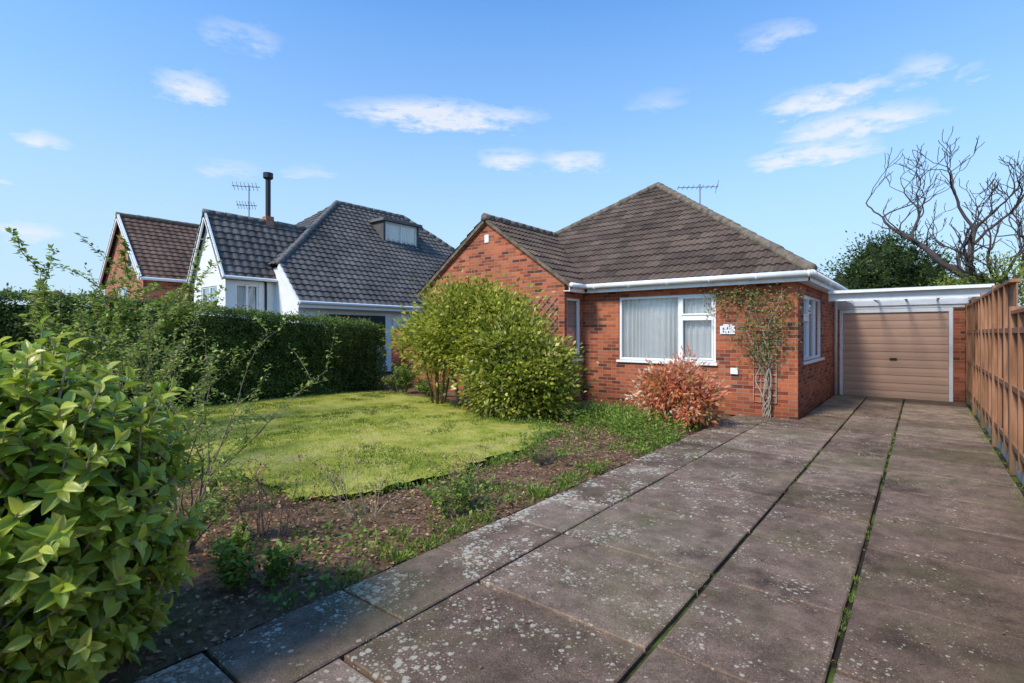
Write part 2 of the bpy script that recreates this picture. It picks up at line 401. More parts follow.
c.box(.85,.93,12.4,12.48,0,2.25,BLACK); c.build('canopy_frame',CN)

# ------------------------------------------------------------ fence
FW=M('fence_timber',.85,.2); o=FW.obj(); mp=FW.n('ShaderNodeMapping',{'Vector':o,'Scale':(8,8,.7)})
c=FW.mix(.6,FW.ramp(FW.noise(3,6,mp.outputs[0]),[(.25,(.19,.09,.05)),(.55,(.36,.18,.10)),(.8,(.48,.27,.17))]),FW.ramp(FW.noise(.8,3,o),[(.3,.7),(.7,1.2)]),'MULTIPLY')
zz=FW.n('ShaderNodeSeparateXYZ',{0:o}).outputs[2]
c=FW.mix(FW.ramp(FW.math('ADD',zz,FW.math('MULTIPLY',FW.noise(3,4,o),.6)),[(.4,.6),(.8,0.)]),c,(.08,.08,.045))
FW.col(c); FW.bump(FW.noise(12,5,mp.outputs[0]),.5,.006); FW=FW.m
CONC=simple('concrete',(.34,.32,.29),.9,.25,9,.005)
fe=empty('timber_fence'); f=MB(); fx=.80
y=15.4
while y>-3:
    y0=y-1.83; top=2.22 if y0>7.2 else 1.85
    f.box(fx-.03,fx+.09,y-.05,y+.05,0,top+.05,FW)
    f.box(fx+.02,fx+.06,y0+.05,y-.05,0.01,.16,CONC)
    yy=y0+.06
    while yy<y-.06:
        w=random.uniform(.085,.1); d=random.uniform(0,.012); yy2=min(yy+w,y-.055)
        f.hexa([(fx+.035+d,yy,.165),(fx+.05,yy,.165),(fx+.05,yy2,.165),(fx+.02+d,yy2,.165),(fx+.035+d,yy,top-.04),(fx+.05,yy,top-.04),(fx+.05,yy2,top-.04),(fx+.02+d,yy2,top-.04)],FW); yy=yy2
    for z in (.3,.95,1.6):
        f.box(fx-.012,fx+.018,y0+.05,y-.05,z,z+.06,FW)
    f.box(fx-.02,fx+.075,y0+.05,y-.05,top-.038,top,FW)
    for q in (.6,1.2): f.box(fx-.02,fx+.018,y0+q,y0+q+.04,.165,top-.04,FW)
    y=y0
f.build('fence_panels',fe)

# ------------------------------------------------------------ neighbour house (grey roof)
NH=empty('neighbour_bungalow')
nb=MB(); E=2.7; xe,yE=-17.,9.3
R1=(-22,13.96,7.85); R2=(-22,18.0,7.85)
Bq=(-18.4,9.3,4.14); Bl=(-25.6,9.3,4.14)
GP=(0,.03,.03,0)
roof('roof_east',NH,[(xe,yE,E),(xe,25,E),R2,R1,Bq],TILEG,du=.075,prof=GP,th=.045)
roof('roof_hip',NH,[Bq,R1,Bl],TILEG,du=.075,prof=GP)
roof('roof_west',NH,[(-27,yE,E),Bl,R1,R2,(-27,25,E)],TILEG,du=.15,prof=(0,.02))
roof('roof_back',NH,[(xe,25,E),(-27,25,E),R2],TILEG,du=.15,prof=(0,.02))
nb.poly([(-17.3,yE+.15,0),(-17.3,24.7,0),(-17.3,24.7,E+.1),(-17.3,yE+.15,E+.1)],RENDERW)
nb.poly([(-26.7,yE+.15,0),(-17.3,yE+.15,0),(-17.3,yE+.15,E+.2),(-18.4,yE+.15,4.05),(-25.6,yE+.15,4.05),(-26.7,yE+.15,E+.2)],RENDERW)
nb.poly([(-26.7,yE+.15,0),(-26.7,24.7,0),(-26.7,24.7,E+.1),(-26.7,yE+.15,E+.1)],RENDERW)
nb.poly([(-26.7,24.7,0),(-17.3,24.7,0),(-17.3,24.7,E+.1),(-26.7,24.7,E+.1)],RENDERW)
nb.beam((xe,yE,E-.06),(-18.4,yE,4.06),.06,.18,WPAINT)
nb.tube([(xe+.05,yE,E-.02),(xe+.05,25,E-.02)],.06,UPVC,8); nb.box(xe-.02,xe+.0,yE,25,E-.2,E-.03,UPVC)
nb.box(-17.29,-17.26,10.5,13.2,1.1,2.3,BLACK); nb.box(-17.25,-17.22,13.6,14.6,1.2,2.3,UPVC)
wx0,wx1,wy=-21.8,-19.,7.7; wm=(wx0+wx1)/2; wz=3.75; wr=5.95
frW=((wx1,wy,0),(0,1,0),(1,0,0)); oW=(.35,1.15,2.2,3.35); wall(nb,frW,2.2,wz,[oW],RENDERW)
frV=((wx0,wy,0),(1,0,0),(0,-1,0)); oV=(.7,2.1,2.2,3.3); wall(nb,frV,2.8,wz,[oV],RENDERW)
nb.poly([(wx0,wy,wz),(wx1,wy,wz),(wm,wy,wr)],RENDERW); nb.poly([(wx0,wy,0),(wx0,10,0),(wx0,10,wz),(wx0,wy,wz)],RENDERW)
nb.beam((wx1+.18,wy-.15,wz-.25),(wm,wy-.15,wr),.06,.2,UPVC); nb.beam((wx0-.18,wy-.15,wz-.25),(wm,wy-.15,wr),.06,.2,UPVC)
nb.tube([(wx1+.2,wy-.1,wz-.2),(wx1+.2,9.5,wz-.2)],.06,UPVC,8)
nb.tube([(wx1+.03,9.1,wz-.2),(wx1+.03,9.1,0)],.04,BLACK,8)
nb.build('walls',NH)
window('wing_window',NH,frW,*oW,mull=(.75,),cur=True); window('wing_front_window',NH,frV,*oV,mull=(1.4,))
s_=(wr-wz)/(1.4)
roof('wing_roof_east',NH,[(wx1+.17,wy-.2,wz-.17*s_),(wx1+.17,9.6,wz-.17*s_),(wm,13.,wr+.03),(wm,wy-.2,wr+.03)],TILEG,du=.075,prof=GP,th=.045)
roof('wing_roof_west',NH,[(wx0-.17,wy-.2,wz-.17*s_),(wm,wy-.2,wr+.03),(wm,13,wr+.03),(wx0-.17,13,wz-.17*s_)],TILEG,du=.15,prof=(0,.02))
nr=MB(); ridge(nr,V3(R1)+up,V3(R2)+up,RIDGEG,.12,.4); ridge(nr,V3(Bq)+up,V3(R1)+up,RIDGEG,.12,.4); ridge(nr,(xe,25,E),V3(R2)+up,RIDGEG,.12,.4); ridge(nr,(wm,wy-.2,wr+.06),(wm,12.2,wr+.06),RIDGEG,.11,.4)
nr.build('ridge_tiles',NH,smooth=True)
d=MB(); dx=-20.15; dy0,dy1=15.3,17.5; z0,z1=5.9,7.0
d.box(dx-1.2,dx,dy0,dy0+.12,z0-.1,z1,TILEG); d.box(dx-1.2,dx,dy1-.12,dy1,z0-.1,z1,TILEG); d.box(dx-1.8,dx+.15,dy0-.12,dy1+.12,z1,z1+.13,RIDGEG)
d.build('dormer',NH); frD=((dx,dy0+.12,z0),(0,1,0),(1,0,0)); window('dormer_window',NH,frD,0.,1.96,0.02,1.09,mull=(.98,),trans=(),cur=True)
fl=MB(); fx_,fy_=-20.45,9.9
fl.box(fx_-.16,fx_+.16,fy_-.16,fy_+.16,5.7,6.25,BRICK2); fl.tube([(fx_,fy_,6.2),(fx_,fy_,7.75)],.1,BLACK,10); fl.tube([(fx_,fy_,7.75),(fx_,fy_,7.8),(fx_,fy_,8.0),(fx_,fy_,8.02)],[.12,.19,.19,.1],BLACK,10)
fl.build('flue',NH)
an=MB()
for (zz,l) in ((7.45,.55),(6.7,.4)):
    p=Vector((fx_-.55,fy_-.5,zz)); an.tube([p-Vector((.35,.45,0))*l*2,p+Vector((.35,.45,0))*l*1.3],.016,GREYM,4)
    for i in range(7):
        q=p+Vector((.35,.45,0))*l*(-1.8+i*.45); an.tube([q-Vector((.12,-.1,.12)),q+Vector((.12,-.1,.12))],.01,GREYM,4)
an.tube([(fx_-.55,fy_-.5,5.4),(fx_-.55,fy_-.5,7.5)],.022,GREYM,5); an.build('aerials',NH)

# ------------------------------------------------------------ far brick house
BH=empty('brick_house'); b=MB()
hx0,hx1,hy0,hy1,he,hr=-33.,-27.,7.5,11.2,4.3,7.2; hm=-30.
wall(b,((hx0,hy0,0),(1,0,0),(0,-1,0)),6,he,[(2.2,3.8,2.6,3.8)],BRICK2)
b.poly([(hx0,hy0,he),(hx1,hy0,he),(hm,hy0,hr)],BRICK2)
b.poly([(hx1,hy0,0),(hx1,hy1,0),(hx1,hy1,he),(hx1,hy0,he)],BRICK2);b.poly([(hx0,hy0,0),(hx0,hy1,0),(hx0,hy1,he),(hx0,hy0,he)],BRICK2)
b.poly([(hx0,hy1,0),(hx1,hy1,0),(hx1,hy1,he),(hm,hy1,hr),(hx0,hy1,he)],BRICK2)
for sx in (hx0-.3,hx1+.3): b.beam((sx,hy0-.2,he-.29),(hm,hy0-.2,hr),.08,.26,UPVC)
b.box(-29.1,-28.4,hy0-.03,hy0-.001,4.6,5.5,UPVC); b.box(-29.0,-28.5,hy0-.05,hy0-.031,4.7,5.4,BLACK)
b.tube([(hx1+.35,hy0-.2,he-.3),(hx1+.35,hy1,he-.3)],.07,UPVC,8)
b.build('walls',BH)
window('gable_window',BH,((hx0,hy0,0),(1,0,0),(0,-1,0)),2.2,3.8,2.6,3.8,mull=(3.,))
roof('roof_east',BH,[(hx1+.32,hy0-.25,he-.3),(hx1+.32,hy1+.2,he-.3),(hm,hy1+.2,hr+.02),(hm,hy0-.25,hr+.02)],TILEB,du=.075,prof=(0,.02,.02,0),th=.045)
roof('roof_west',BH,[(hx0-.32,hy1+.2,he-.3),(hx0-.32,hy0-.25,he-.3),(hm,hy0-.25,hr+.02),(hm,hy1+.2,hr+.02)],TILEB,du=.15,prof=(0,.02))
nr=MB(); ridge(nr,(hm,hy0-.25,hr+.06),(hm,hy1+.2,hr+.06),RIDGE,.12,.4); nr.build('ridge_tiles',BH)
LH=empty('distant_house'); b=MB(); p=pixpt(50,290,60); X,Y,Zr=p.x,p.y,6.6
b.box(X-6,X+3,Y-3,Y+4,0,3.4,BRICK2); b.build('walls',LH)
roof('roof_south',LH,[(X-6.3,Y-3.3,3.3),(X+3.3,Y-3.3,3.3),(X+1,Y+.5,Zr),(X-4,Y+.5,Zr)],TILEB,du=.3,prof=(0,.02))
roof('roof_east',LH,[(X+3.3,Y-3.3,3.3),(X+3.3,Y+4.3,3.3),(X+1,Y+.5,Zr)],TILEB,du=.3,prof=(0,.02))
roof('roof_north',LH,[(X+3.3,Y+4.3,3.3),(X-6.3,Y+4.3,3.3),(X-4,Y+.5,Zr),(X+1,Y+.5,Zr)],TILEB,du=.3,prof=(0,.02))

sw=MB(); sw.box(-11.9,-10.92,9.75,9.97,0,1.55,BRICK); sw.box(-11.93,-10.92,9.72,10.0,1.552,1.62,RIDGE); sw.box(-12.4,-11.92,9.7,10.02,0,1.75,BRICK); sw.build('garden_wall')

# ------------------------------------------------------------ GROUND
gm2=M('ground_soil_grass',.95,.1); o=gm2.obj()
gm2.col(gm2.ramp(gm2.noise(.4,6,o),[(.35,(.05,.065,.02)),(.55,(.08,.06,.035)),(.7,(.06,.08,.025))])); GROUND=gm2.m
q=MB(); q.poly([(-900,-900,-.06),(900,-900,-.06),(900,900,-.06),(-900,900,-.06)],GROUND); q.build('ground')
SO=M('bed_soil',.95,.1); o=SO.obj()
c=SO.ramp(SO.noise(14,8,o,.7),[(.3,(.08,.045,.028)),(.5,(.18,.10,.062)),(.7,(.30,.185,.115))])
c=SO.mix(SO.ramp(SO.noise(1.6,5,o),[(.5,0.),(.64,.5)]),c,(.11,.14,.03))
SO.col(c); SO.bump(SO.noise(30,6,o,.7),.9,.03); SOIL=SO.m
def grid(name,x0,x1,y0,y1,st,zf,mat,mask=None):
    nx=int((x1-x0)/st)+1; ny=int((y1-y0)/st)+1
    V=[];F=[]
    for j in range(ny):
        for i in range(nx):
            x=x0+i*st;y=y0+j*st; V.append((x,y,zf(x,y)))
    for j in range(ny-1):
        for i in range(nx-1):
            if mask is None or mask(x0+(i+.5)*st,y0+(j+.5)*st): a=j*nx+i; F.append((a,a+1,a+1+nx,a+nx))
    return fast(name,V,F,mat,smooth=True)
def bedz(x,y):
    e=min(1,max(0,(-2.79-x)/.25)); return -.03+e*(.05+.035*mn.noise(Vector((x*3,y*3,0)))+.02*mn.noise(Vector((x*11,y*11,3))))
grid('garden_bed',-13.5,-2.79,-3,10.45,.08,bedz,SOIL)
LP=[(-4.45,2.5),(-3.95,3.7),(-4.1,5.3),(-4.5,6.7),(-5.1,7.0),(-6.0,6.8),(-7.4,7.4),(-8.6,8.1),(-11.1,8.3),(-11.7,5.8),(-11.7,3.6),(-8.5,2.4),(-6.6,2.2)]
def inl(x,y):
    c=False;n=len(LP)
    for i in range(n):
        (a,b_),(c_,d_)=LP[i],LP[(i+1)%n]
        if (b_>y)!=(d_>y) and x<(c_-a)*(y-b_)/(d_-b_)+a: c=not c
    return c
def inlw(x,y):
    return inl(x+.18*mn.noise(Vector((x*1.8,y*1.8,5)))+.06*mn.noise(Vector((x*7,y*7,1))),y+.18*mn.noise(Vector((x*1.8,y*1.8,9))))
def lawnz(x,y): return .085+.03*mn.noise(Vector((x*.8,y*.8,2)))+.01*mn.noise(Vector((x*5,y*5,2)))
LM=M('lawn_moss',.95,.1); o=LM.obj()
c=LM.ramp(LM.noise(1.4,7,o,.7),[(.32,(.20,.24,.035)),(.45,(.33,.34,.05)),(.56,(.46,.42,.10)),(.68,(.42,.33,.14))])
c=LM.mix(.6,c,LM.ramp(LM.noise(40,5,o),[(.3,.5),(.7,1.3)]),'MULTIPLY'); LM.col(c); LM.bump(LM.noise(60,4,o),.8,.02)
grid('lawn',-12.2,-3.6,1.8,8.8,.06,lawnz,LM.m,inlw)
GR=leafmat('grass_blades',[(.10,.17,.02),(.22,.29,.03),(.37,.41,.055),(.52,.49,.12),(.60,.48,.22)],.6,.4,.2)
n=120000; X=rng.uniform(-12.1,-3.7,n);Y=rng.uniform(1.9,8.7,n)
k=[i for i in range(n) if inlw(X[i],Y[i])]; X=X[k];Y=Y[k]; n=len(X)
Zl=np.array([lawnz(a,b_) for a,b_ in zip(X,Y)])
A_=np.c_[rng.normal(0,.6,n),rng.normal(0,.6,n),np.ones(n)]
pat=np.array([mn.noise(Vector((a*.9,b_*.9,4)))+.8*mn.noise(Vector((a*3,b_*3,8)))+.5*mn.noise(Vector((a*9,b_*9,1))) for a,b_ in zip(X,Y)])
leaves('lawn_grass',np.c_[X,Y,Zl-.005],A_,rng.normal(0,1,(n,3)),rng.uniform(.016,.04,n)*np.clip(1-.6*pat,.4,1.6),.18,T_BLADE,GR,rnd=np.clip(.5+pat*.85+rng.normal(0,.17,n),0,1))

GT=leafmat('weed_green',[(.08,.15,.018),(.15,.26,.03),(.24,.36,.05),(.34,.40,.09)],.5,.35,.3)
P=[];A2=[];S=[]
def tuft(x,y,z,nb,h,r):
    for _ in range(nb):
        a=random.uniform(0,6.28);rr=random.random()**.5*r
        P.append((x+rr*math.cos(a),y+rr*math.sin(a),z)); A2.append((math.cos(a)*rr/r*.8+random.gauss(0,.25),math.sin(a)*rr/r*.8+random.gauss(0,.25),1)); S.append(h*random.uniform(.5,1.15))
for _ in range(420):
    y=random.uniform(.8,8.9); x=-2.86-abs(random.gauss(0,.16))
    if mn.noise(Vector((0,y*1.3,7)))>-.05: tuft(x,y,.0,random.randint(8,22),random.uniform(.03,.09),.07)
for _ in range(600):
    y=random.uniform(-.5,9.8); x=random.uniform(-6.5,-2.9)
    if inl(x,y) : continue
    if mn.noise(Vector((x*.9,y*.9,17)))>.1 or y>6.6: tuft(x,y,.01,random.randint(8,20),random.uniform(.05,.12),.08)
for _ in range(600):
    i=random.randrange(len(LP)); a=LP[i];b2=LP[(i+1)%len(LP)];t=random.random(); tuft(a[0]+(b2[0]-a[0])*t+random.gauss(0,.12),a[1]+(b2[1]-a[1])*t+random.gauss(0,.12),.05,random.randint(10,22),random.uniform(.04,.09),.08)
for _ in range(120): tuft(random.uniform(.7,.79),random.uniform(2,14),.03,8,.04,.04)
for _ in range(380):
    jx=random.choice([-1.06,-.33,-.33,-2.2]); y=random.uniform(1.3,11)
    if mn.noise(Vector((jx*7,y*1.4,2)))>.05: tuft(jx+random.gauss(0,.008),y,.012,9,.028,.02)
n=len(P); leaves('grass_tufts',P,A2,rng.normal(0,1,(n,3)),np.array(S),.10,T_BLADE,GT)
n=20000; X=rng.uniform(-6.8,-2.82,n);Y=rng.uniform(-.5,9.9,n)
k=[i for i in range(n) if not inlw(X[i],Y[i]) and (mn.noise(Vector((X[i]*1.3,Y[i]*1.3,30)))+.5*mn.noise(Vector((X[i]*5,Y[i]*5,3)))>(.22 if X[i]<-3.3 else .06) or (Y[i]>6.9 and rng.random()<.7))]
X=X[k];Y=Y[k];n=len(X); C=np.c_[X,Y,rng.uniform(.02,.10,n)]
leaves('weeds',C,np.c_[rng.normal(0,1,(n,2)),rng.uniform(.1,.9,n)],np.c_[rng.normal(0,.4,(n,2)),np.ones(n)],rng.uniform(.025,.055,n),.7,T_SMALL,GT)
LI=leafmat('leaf_litter',[(.12,.06,.035),(.25,.13,.07),(.40,.22,.12),(.52,.36,.22)],.85,.1,.2)
n=30000; X=rng.uniform(-7.5,-2.75,n);Y=rng.uniform(-1,9.9,n)
k=[i for i in range(n) if not inlw(X[i],Y[i])]; X=X[k];Y=Y[k];n=len(X)
Zb=np.array([bedz(a,b_) for a,b_ in zip(X,Y)])
leaves('leaf_litter',np.c_[X,Y,Zb+rng.uniform(.003,.03,n)],np.c_[rng.normal(0,1,(n,2)),rng.normal(0,.25,n)],np.c_[rng.normal(0,.35,(n,2)),np.ones(n)],rng.uniform(.018,.045,n),.6,T_SMALL,LI)

# ------------------------------------------------------------ driveway slabs
SL=M('paving_slab',.9,.12); o=SL.obj(); r=SL.attr('rnd')
c=SL.ramp(r,[(0,(.165,.108,.078)),(.35,(.205,.138,.102)),(.7,(.24,.165,.122)),(1,(.285,.205,.155))])
c=SL.mix(1.,c,SL.ramp(SL.noise(1.3,8,o,.72),[(.34,.38),(.46,.8),(.6,1.05),(.72,1.3)]),'MULTIPLY')
c=SL.mix(.85,c,SL.ramp(SL.noise(6,7,o,.75),[(.32,.5),(.62,1.2)]),'MULTIPLY')
c=SL.mix(.9,c,SL.ramp(SL.noise(120,4,o,.75),[(.3,.35),(.7,1.75)]),'MULTIPLY')
sep=SL.n('ShaderNodeSeparateXYZ',{0:o})
side=SL.ramp(SL.math('MULTIPLY',SL.math('ADD',sep.outputs[0],2.8),.3),[(0.,1.1),(.25,.8),(1,.4)])
thr=SL.ramp(SL.noise(2.3,7,o,.75),[(.43,0.),(.56,1.)])
wob=SL.math('MULTIPLY',SL.math('SUBTRACT',SL.noise(60,4,o,.7),.5),.5)
for sc_,am,op in ((20.,.46,.72),(48.,.44,.62)):
    vo=SL.n('ShaderNodeTexVoronoi',{'Vector':o,'Scale':sc_})
    sp_=SL.ramp(SL.math('SUBTRACT',SL.math('MULTIPLY',SL.math('MULTIPLY',thr,side),am),SL.math('ADD',vo.outputs['Distance'],wob)),[(.0,0.),(.06,1.)])
    c=SL.mix(SL.math('MULTIPLY',sp_,op),c,(.52,.48,.38))
c=SL.mix(SL.ramp(SL.noise(.9,6,o,.7),[(.48,0.),(.68,.5)]),c,(.115,.115,.04))
SL.col(c); SL.bump(SL.noise(90,5,o,.75),.8,.008)
SL.l(SL.ramp(SL.noise(2.3,5,o),[(.35,.6),(.65,.95)]),SL.b.inputs['Roughness'])
db=MB(); SM=SL.m
def slab(x0,x1,y0,y1):
    r=random.random(); b_=.008; t=[.03+random.uniform(-.005,.005) for _ in range(4)]
    j=lambda:random.uniform(-.005,.005)
    q=[(x0+j(),y0+j()),(x1+j(),y0+j()),(x1+j(),y1+j()),(x0+j(),y1+j())]
    ins=[(b_,b_),(-b_,b_),(-b_,-b_),(b_,-b_)]
    base=len(db.v)
    for (x,y) in q: db.v.append((x,y,-.03))
    for i,(x,y) in enumerate(q): db.v.append((x,y,t[i]-b_*.8))
    for i,(x,y) in enumerate(q): db.v.append((x+ins[i][0],y+ins[i][1],t[i]))
    db.at+= [r]*12; mi=db.m(SM)
    for i in range(4):
        k=(i+1)%4
        db.f.append((base+i,base+k,base+4+k,base+4+i)); db.f.append((base+4+i,base+4+k,base+8+k,base+8+i)); db.mi+=[mi,mi]
    db.f.append(tuple(base+8+i for i in range(4))); db.mi.append(mi)
cols=[(-2.78,-2.21,.3,9.6,.78),(-2.195,-1.075,.55,9.6,.98),(-1.045,-.345,.1,15.45,.92),(-.315,.76,.45,15.45,.9)]
for (x0,x1,ph,ye,st) in cols:
    y=-4+ph
    while y<ye-.02:
        y2=min(y+st*random.choice([1,1,.97,1.03]),ye)
        if ye-y2<.25: y2=ye
        slab(x0,x1,y+.010,y2-.010); y=y2
y=9.6
while y<15.4:
    y2=min(y+.9,15.45)
    slab(-1.74 if y2>10.51 else -2.78,-1.075,y+.010,(y2 if y>10.4 else 10.48)-.010); y=y2 if y>10.4 else 10.48
db.build('driveway')
JM=M('joint_soil',.95,.1); o=JM.obj(); JM.col(JM.ramp(JM.noise(2.5,6,o),[(.5,(.03,.025,.018)),(.62,(.08,.11,.022))])); q=MB(); q.box(-2.79,.9,-5,15.5,-.05,.0,JM.m); q.build('driveway_base')
n=110; leaves('fallen_leaves',np.c_[rng.uniform(-2.7,.7,n),rng.uniform(1.5,14,n),np.full(n,.038)],np.c_[rng.normal(0,1,(n,2)),rng.normal(0,.08,n)],np.c_[rng.normal(0,.2,(n,2)),np.ones(n)],rng.uniform(.015,.04,n),.6,T_SMALL,LI)

# ------------------------------------------------------------ FOLIAGE
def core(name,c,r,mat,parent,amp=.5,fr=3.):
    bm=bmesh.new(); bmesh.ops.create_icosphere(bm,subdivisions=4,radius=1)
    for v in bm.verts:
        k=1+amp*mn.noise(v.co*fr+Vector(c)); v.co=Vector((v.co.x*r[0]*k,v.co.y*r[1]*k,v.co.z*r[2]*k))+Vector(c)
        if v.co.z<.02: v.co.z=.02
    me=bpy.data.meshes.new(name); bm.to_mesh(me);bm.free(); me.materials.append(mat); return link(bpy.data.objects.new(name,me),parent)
def bush(name,blobs,nclump,perc,ls,wid,mat,clr=.2,corek=.7,seed=1,zmin=.05,upb=.4,stem=True,tpl=T_SMALL,pe=None,smin=.55,wob=.2):
    r_=np.random.default_rng(seed); e=pe or empty(name); P=[];A=[];N=[];R=[]
    vol=np.array([b[1][0]*b[1][2] for b in blobs]); vol=vol/vol.sum()
    for i in range(nclump):
        bi=r_.choice(len(blobs),p=vol); c_,rr=blobs[bi]; c_=np.array(c_,float); rr=np.array(rr,float)
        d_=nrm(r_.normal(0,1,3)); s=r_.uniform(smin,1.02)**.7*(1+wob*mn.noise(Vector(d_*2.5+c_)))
        q=c_+d_*rr*s
        if q[2]<zmin: q[2]=zmin+r_.uniform(0,.15)
        m=perc; o=r_.normal(0,clr,(m,3))*np.array([1,1,.75]); br=r_.normal(0,.16)
        P.append(q+o); A.append(nrm(nrm(o)*.8+d_*.7+np.array([0,0,upb*.3])+r_.normal(0,.4,(m,3))))
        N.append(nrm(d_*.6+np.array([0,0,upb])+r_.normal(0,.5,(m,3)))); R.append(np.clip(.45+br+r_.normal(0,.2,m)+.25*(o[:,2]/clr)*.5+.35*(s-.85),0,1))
    P=np.concatenate(P);A=np.concatenate(A);N=np.concatenate(N);R=np.concatenate(R)
    k=P[:,2]>zmin*.5; P=P[k];A=A[k];N=N[k];R=R[k]
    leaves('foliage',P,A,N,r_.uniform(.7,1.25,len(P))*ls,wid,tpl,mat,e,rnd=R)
    if corek:
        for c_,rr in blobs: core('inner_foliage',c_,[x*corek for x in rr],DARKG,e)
    if stem:
        sb=MB()
        for c_,rr in blobs:
            for _ in range(5):
                a=random.uniform(0,6.28); b0=Vector((c_[0]+.12*math.cos(a),c_[1]+.12*math.sin(a),0)); t_=Vector((c_[0]+rr[0]*.6*math.cos(a),c_[1]+rr[1]*.6*math.sin(a),c_[2]+rr[2]*.3))
                sb.tube([b0,b0.lerp(t_,.5)+Vector((0,0,.1)),t_],[.03,.022,.01],BARK,6)
        sb.build('stems',e,smooth=True)
    return e
CAM=leafmat('camellia_leaf',[(.06,.11,.014),(.16,.22,.025),(.33,.37,.04),(.56,.54,.08),(.78,.68,.24)],.35,.38,.5)
LIM=leafmat('lime_leaf',[(.12,.16,.018),(.27,.31,.03),(.50,.51,.07),(.70,.63,.14)],.45,.45,.3)
bush('camellia_bush',[((-5.95,7.55,.92),(.82,.85,.92)),((-5.5,7.75,.72),(.55,.6,.72)),((-6.4,7.6,.95),(.6,.6,.8))],540,42,.09,.55,CAM,.15,.58,3,wob=.35)
bush('golden_shrub',[((-7.5,7.8,1.8),(1.0,1.0,.78)),((-8.2,7.7,1.45),(.75,.8,.6)),((-6.8,7.9,2.0),(.75,.6,.5)),((-7.0,7.7,1.3),(.7,.6,.5)),((-6.5,7.9,1.6),(.6,.5,.5))],540,40,.1,.5,LIM,.19,.38,4,smin=.4,wob=.4)
PIE=leafmat('pieris_leaf',[(.26,.24,.05),(.66,.26,.10),(.84,.27,.15),(.90,.48,.32),(.88,.74,.52)],.5,.4,.3)
bush('pieris_shrub',[((-3.25,8.6,.72),(.5,.5,.44)),((-3.6,8.7,.55),(.4,.4,.4)),((-2.95,8.6,.5),(.32,.35,.38))],180,32,.085,.42,PIE,.09,.2,5,smin=.3,wob=.4)
bush('ground_cover',[((-3.35,7.5,.1),(.5,.8,.18)),((-4.3,8.0,.1),(.8,.6,.18))],130,30,.05,.5,GT,.1,0,6,.02,stem=False)
HG=leafmat('hedge_leaf',[(.03,.06,.012),(.07,.12,.02),(.14,.20,.035),(.25,.30,.07)],.5,.25,.3)
he_=empty('privet_hedge')
def htop(y): return 2.22 if y<3 else 2.22-(y-3)/5.9*.40
hx=-11.8
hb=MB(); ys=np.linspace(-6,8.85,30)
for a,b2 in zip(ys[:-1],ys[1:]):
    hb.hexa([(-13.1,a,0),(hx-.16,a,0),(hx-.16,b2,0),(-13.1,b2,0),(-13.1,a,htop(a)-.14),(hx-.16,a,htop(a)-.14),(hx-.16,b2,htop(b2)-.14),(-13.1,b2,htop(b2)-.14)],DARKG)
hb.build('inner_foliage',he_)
n=90000; y=rng.uniform(-2,8.95,n); z=rng.random(n)**.9
tp=np.array([htop(t) for t in y]); which=rng.random(n)
X=np.where(which<.72,hx,rng.uniform(-13.1,hx,n)); Zp=np.where(which<.72,z*tp,tp)
endm=which>.93; y=np.where(endm,8.95,y); X=np.where(endm,rng.uniform(-13.1,hx,n),X); Zp=np.where(endm,z*htop(8.9),Zp)
bmp=np.array([mn.noise(Vector((a*1.5,b_*1.5,c_*1.5)))*.14+mn.noise(Vector((a*5,b_*5,c_*5)))*.09 for a,b_,c_ in zip(X,y,Zp)])
off=bmp+rng.normal(0,.035,n)
top=(which>=.72)&(~endm)
X=X+np.where(which<.72,off,0); Zp=Zp+np.where(top,off+np.where(rng.random(n)<.04,rng.uniform(0,.14,n),0),0); y=y+np.where(endm,off,0)
on=np.zeros((n,3)); on[:,0]=which<.72; on[:,2]=top; on[:,1]=endm
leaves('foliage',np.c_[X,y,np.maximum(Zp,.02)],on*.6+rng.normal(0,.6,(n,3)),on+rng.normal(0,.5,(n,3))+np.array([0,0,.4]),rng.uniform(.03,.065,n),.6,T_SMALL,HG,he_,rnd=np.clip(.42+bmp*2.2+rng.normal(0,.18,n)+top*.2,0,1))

LA=leafmat('laurel_leaf',[(.08,.16,.015),(.19,.31,.022),(.35,.46,.035),(.50,.56,.06),(.64,.62,.12)],.25,.36,.6,vein=True)
le=empty('laurel_bush'); P=[];A=[];N=[];S=[];R=[]; sb=MB()
blobs=[((-3.04,.48,.80),(.57,.58,.80),640),((-3.5,.1,.75),(.6,.6,.85),280),((-2.8,.15,.45),(.35,.35,.5),130),((-2.97,.45,.35),(.46,.46,.4),160)]
for c_,rr,cnt in blobs:
    c_=np.array(c_);rr=np.array(rr)
    for _ in range(cnt):
        d_=nrm(rng.normal(0,1,3))
        if d_[2]<-.75: continue
        sc=rng.uniform(.6,1.04); tip=c_+d_*rr*(sc+.1*mn.noise(Vector(d_*3)))
        ax=nrm(d_*.9+np.array([0,0,.6])+rng.normal(0,.25,3)); L=rng.uniform(.12,.24)
        sb.tube([tip-ax*L*1.3,tip],[.006,.003],BARKP,5,False)
        p1=nrm(np.cross(ax,[.3,.2,.9])); p2=np.cross(ax,p1); m=int(rng.integers(8,13)); ph=rng.uniform(0,6.28); br=rng.normal(0,.12)+(sc-.9)*.7
        for j in range(m):
            t=j/(m-1); a=ph+j*2.4; rad=p1*math.cos(a)+p2*math.sin(a)
            P.append(tip-ax*L*(1-t)); el=.15+.8*t
            v=nrm(rad*(1.2-.6*t)+ax*el+rng.normal(0,.14,3)); A.append(v); N.append(ax*1.0-rad*.2+rng.normal(0,.15,3))
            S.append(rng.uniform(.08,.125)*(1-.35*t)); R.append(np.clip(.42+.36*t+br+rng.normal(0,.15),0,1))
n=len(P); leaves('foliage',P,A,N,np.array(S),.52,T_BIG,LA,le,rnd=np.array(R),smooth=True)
sb.build('stems',le)
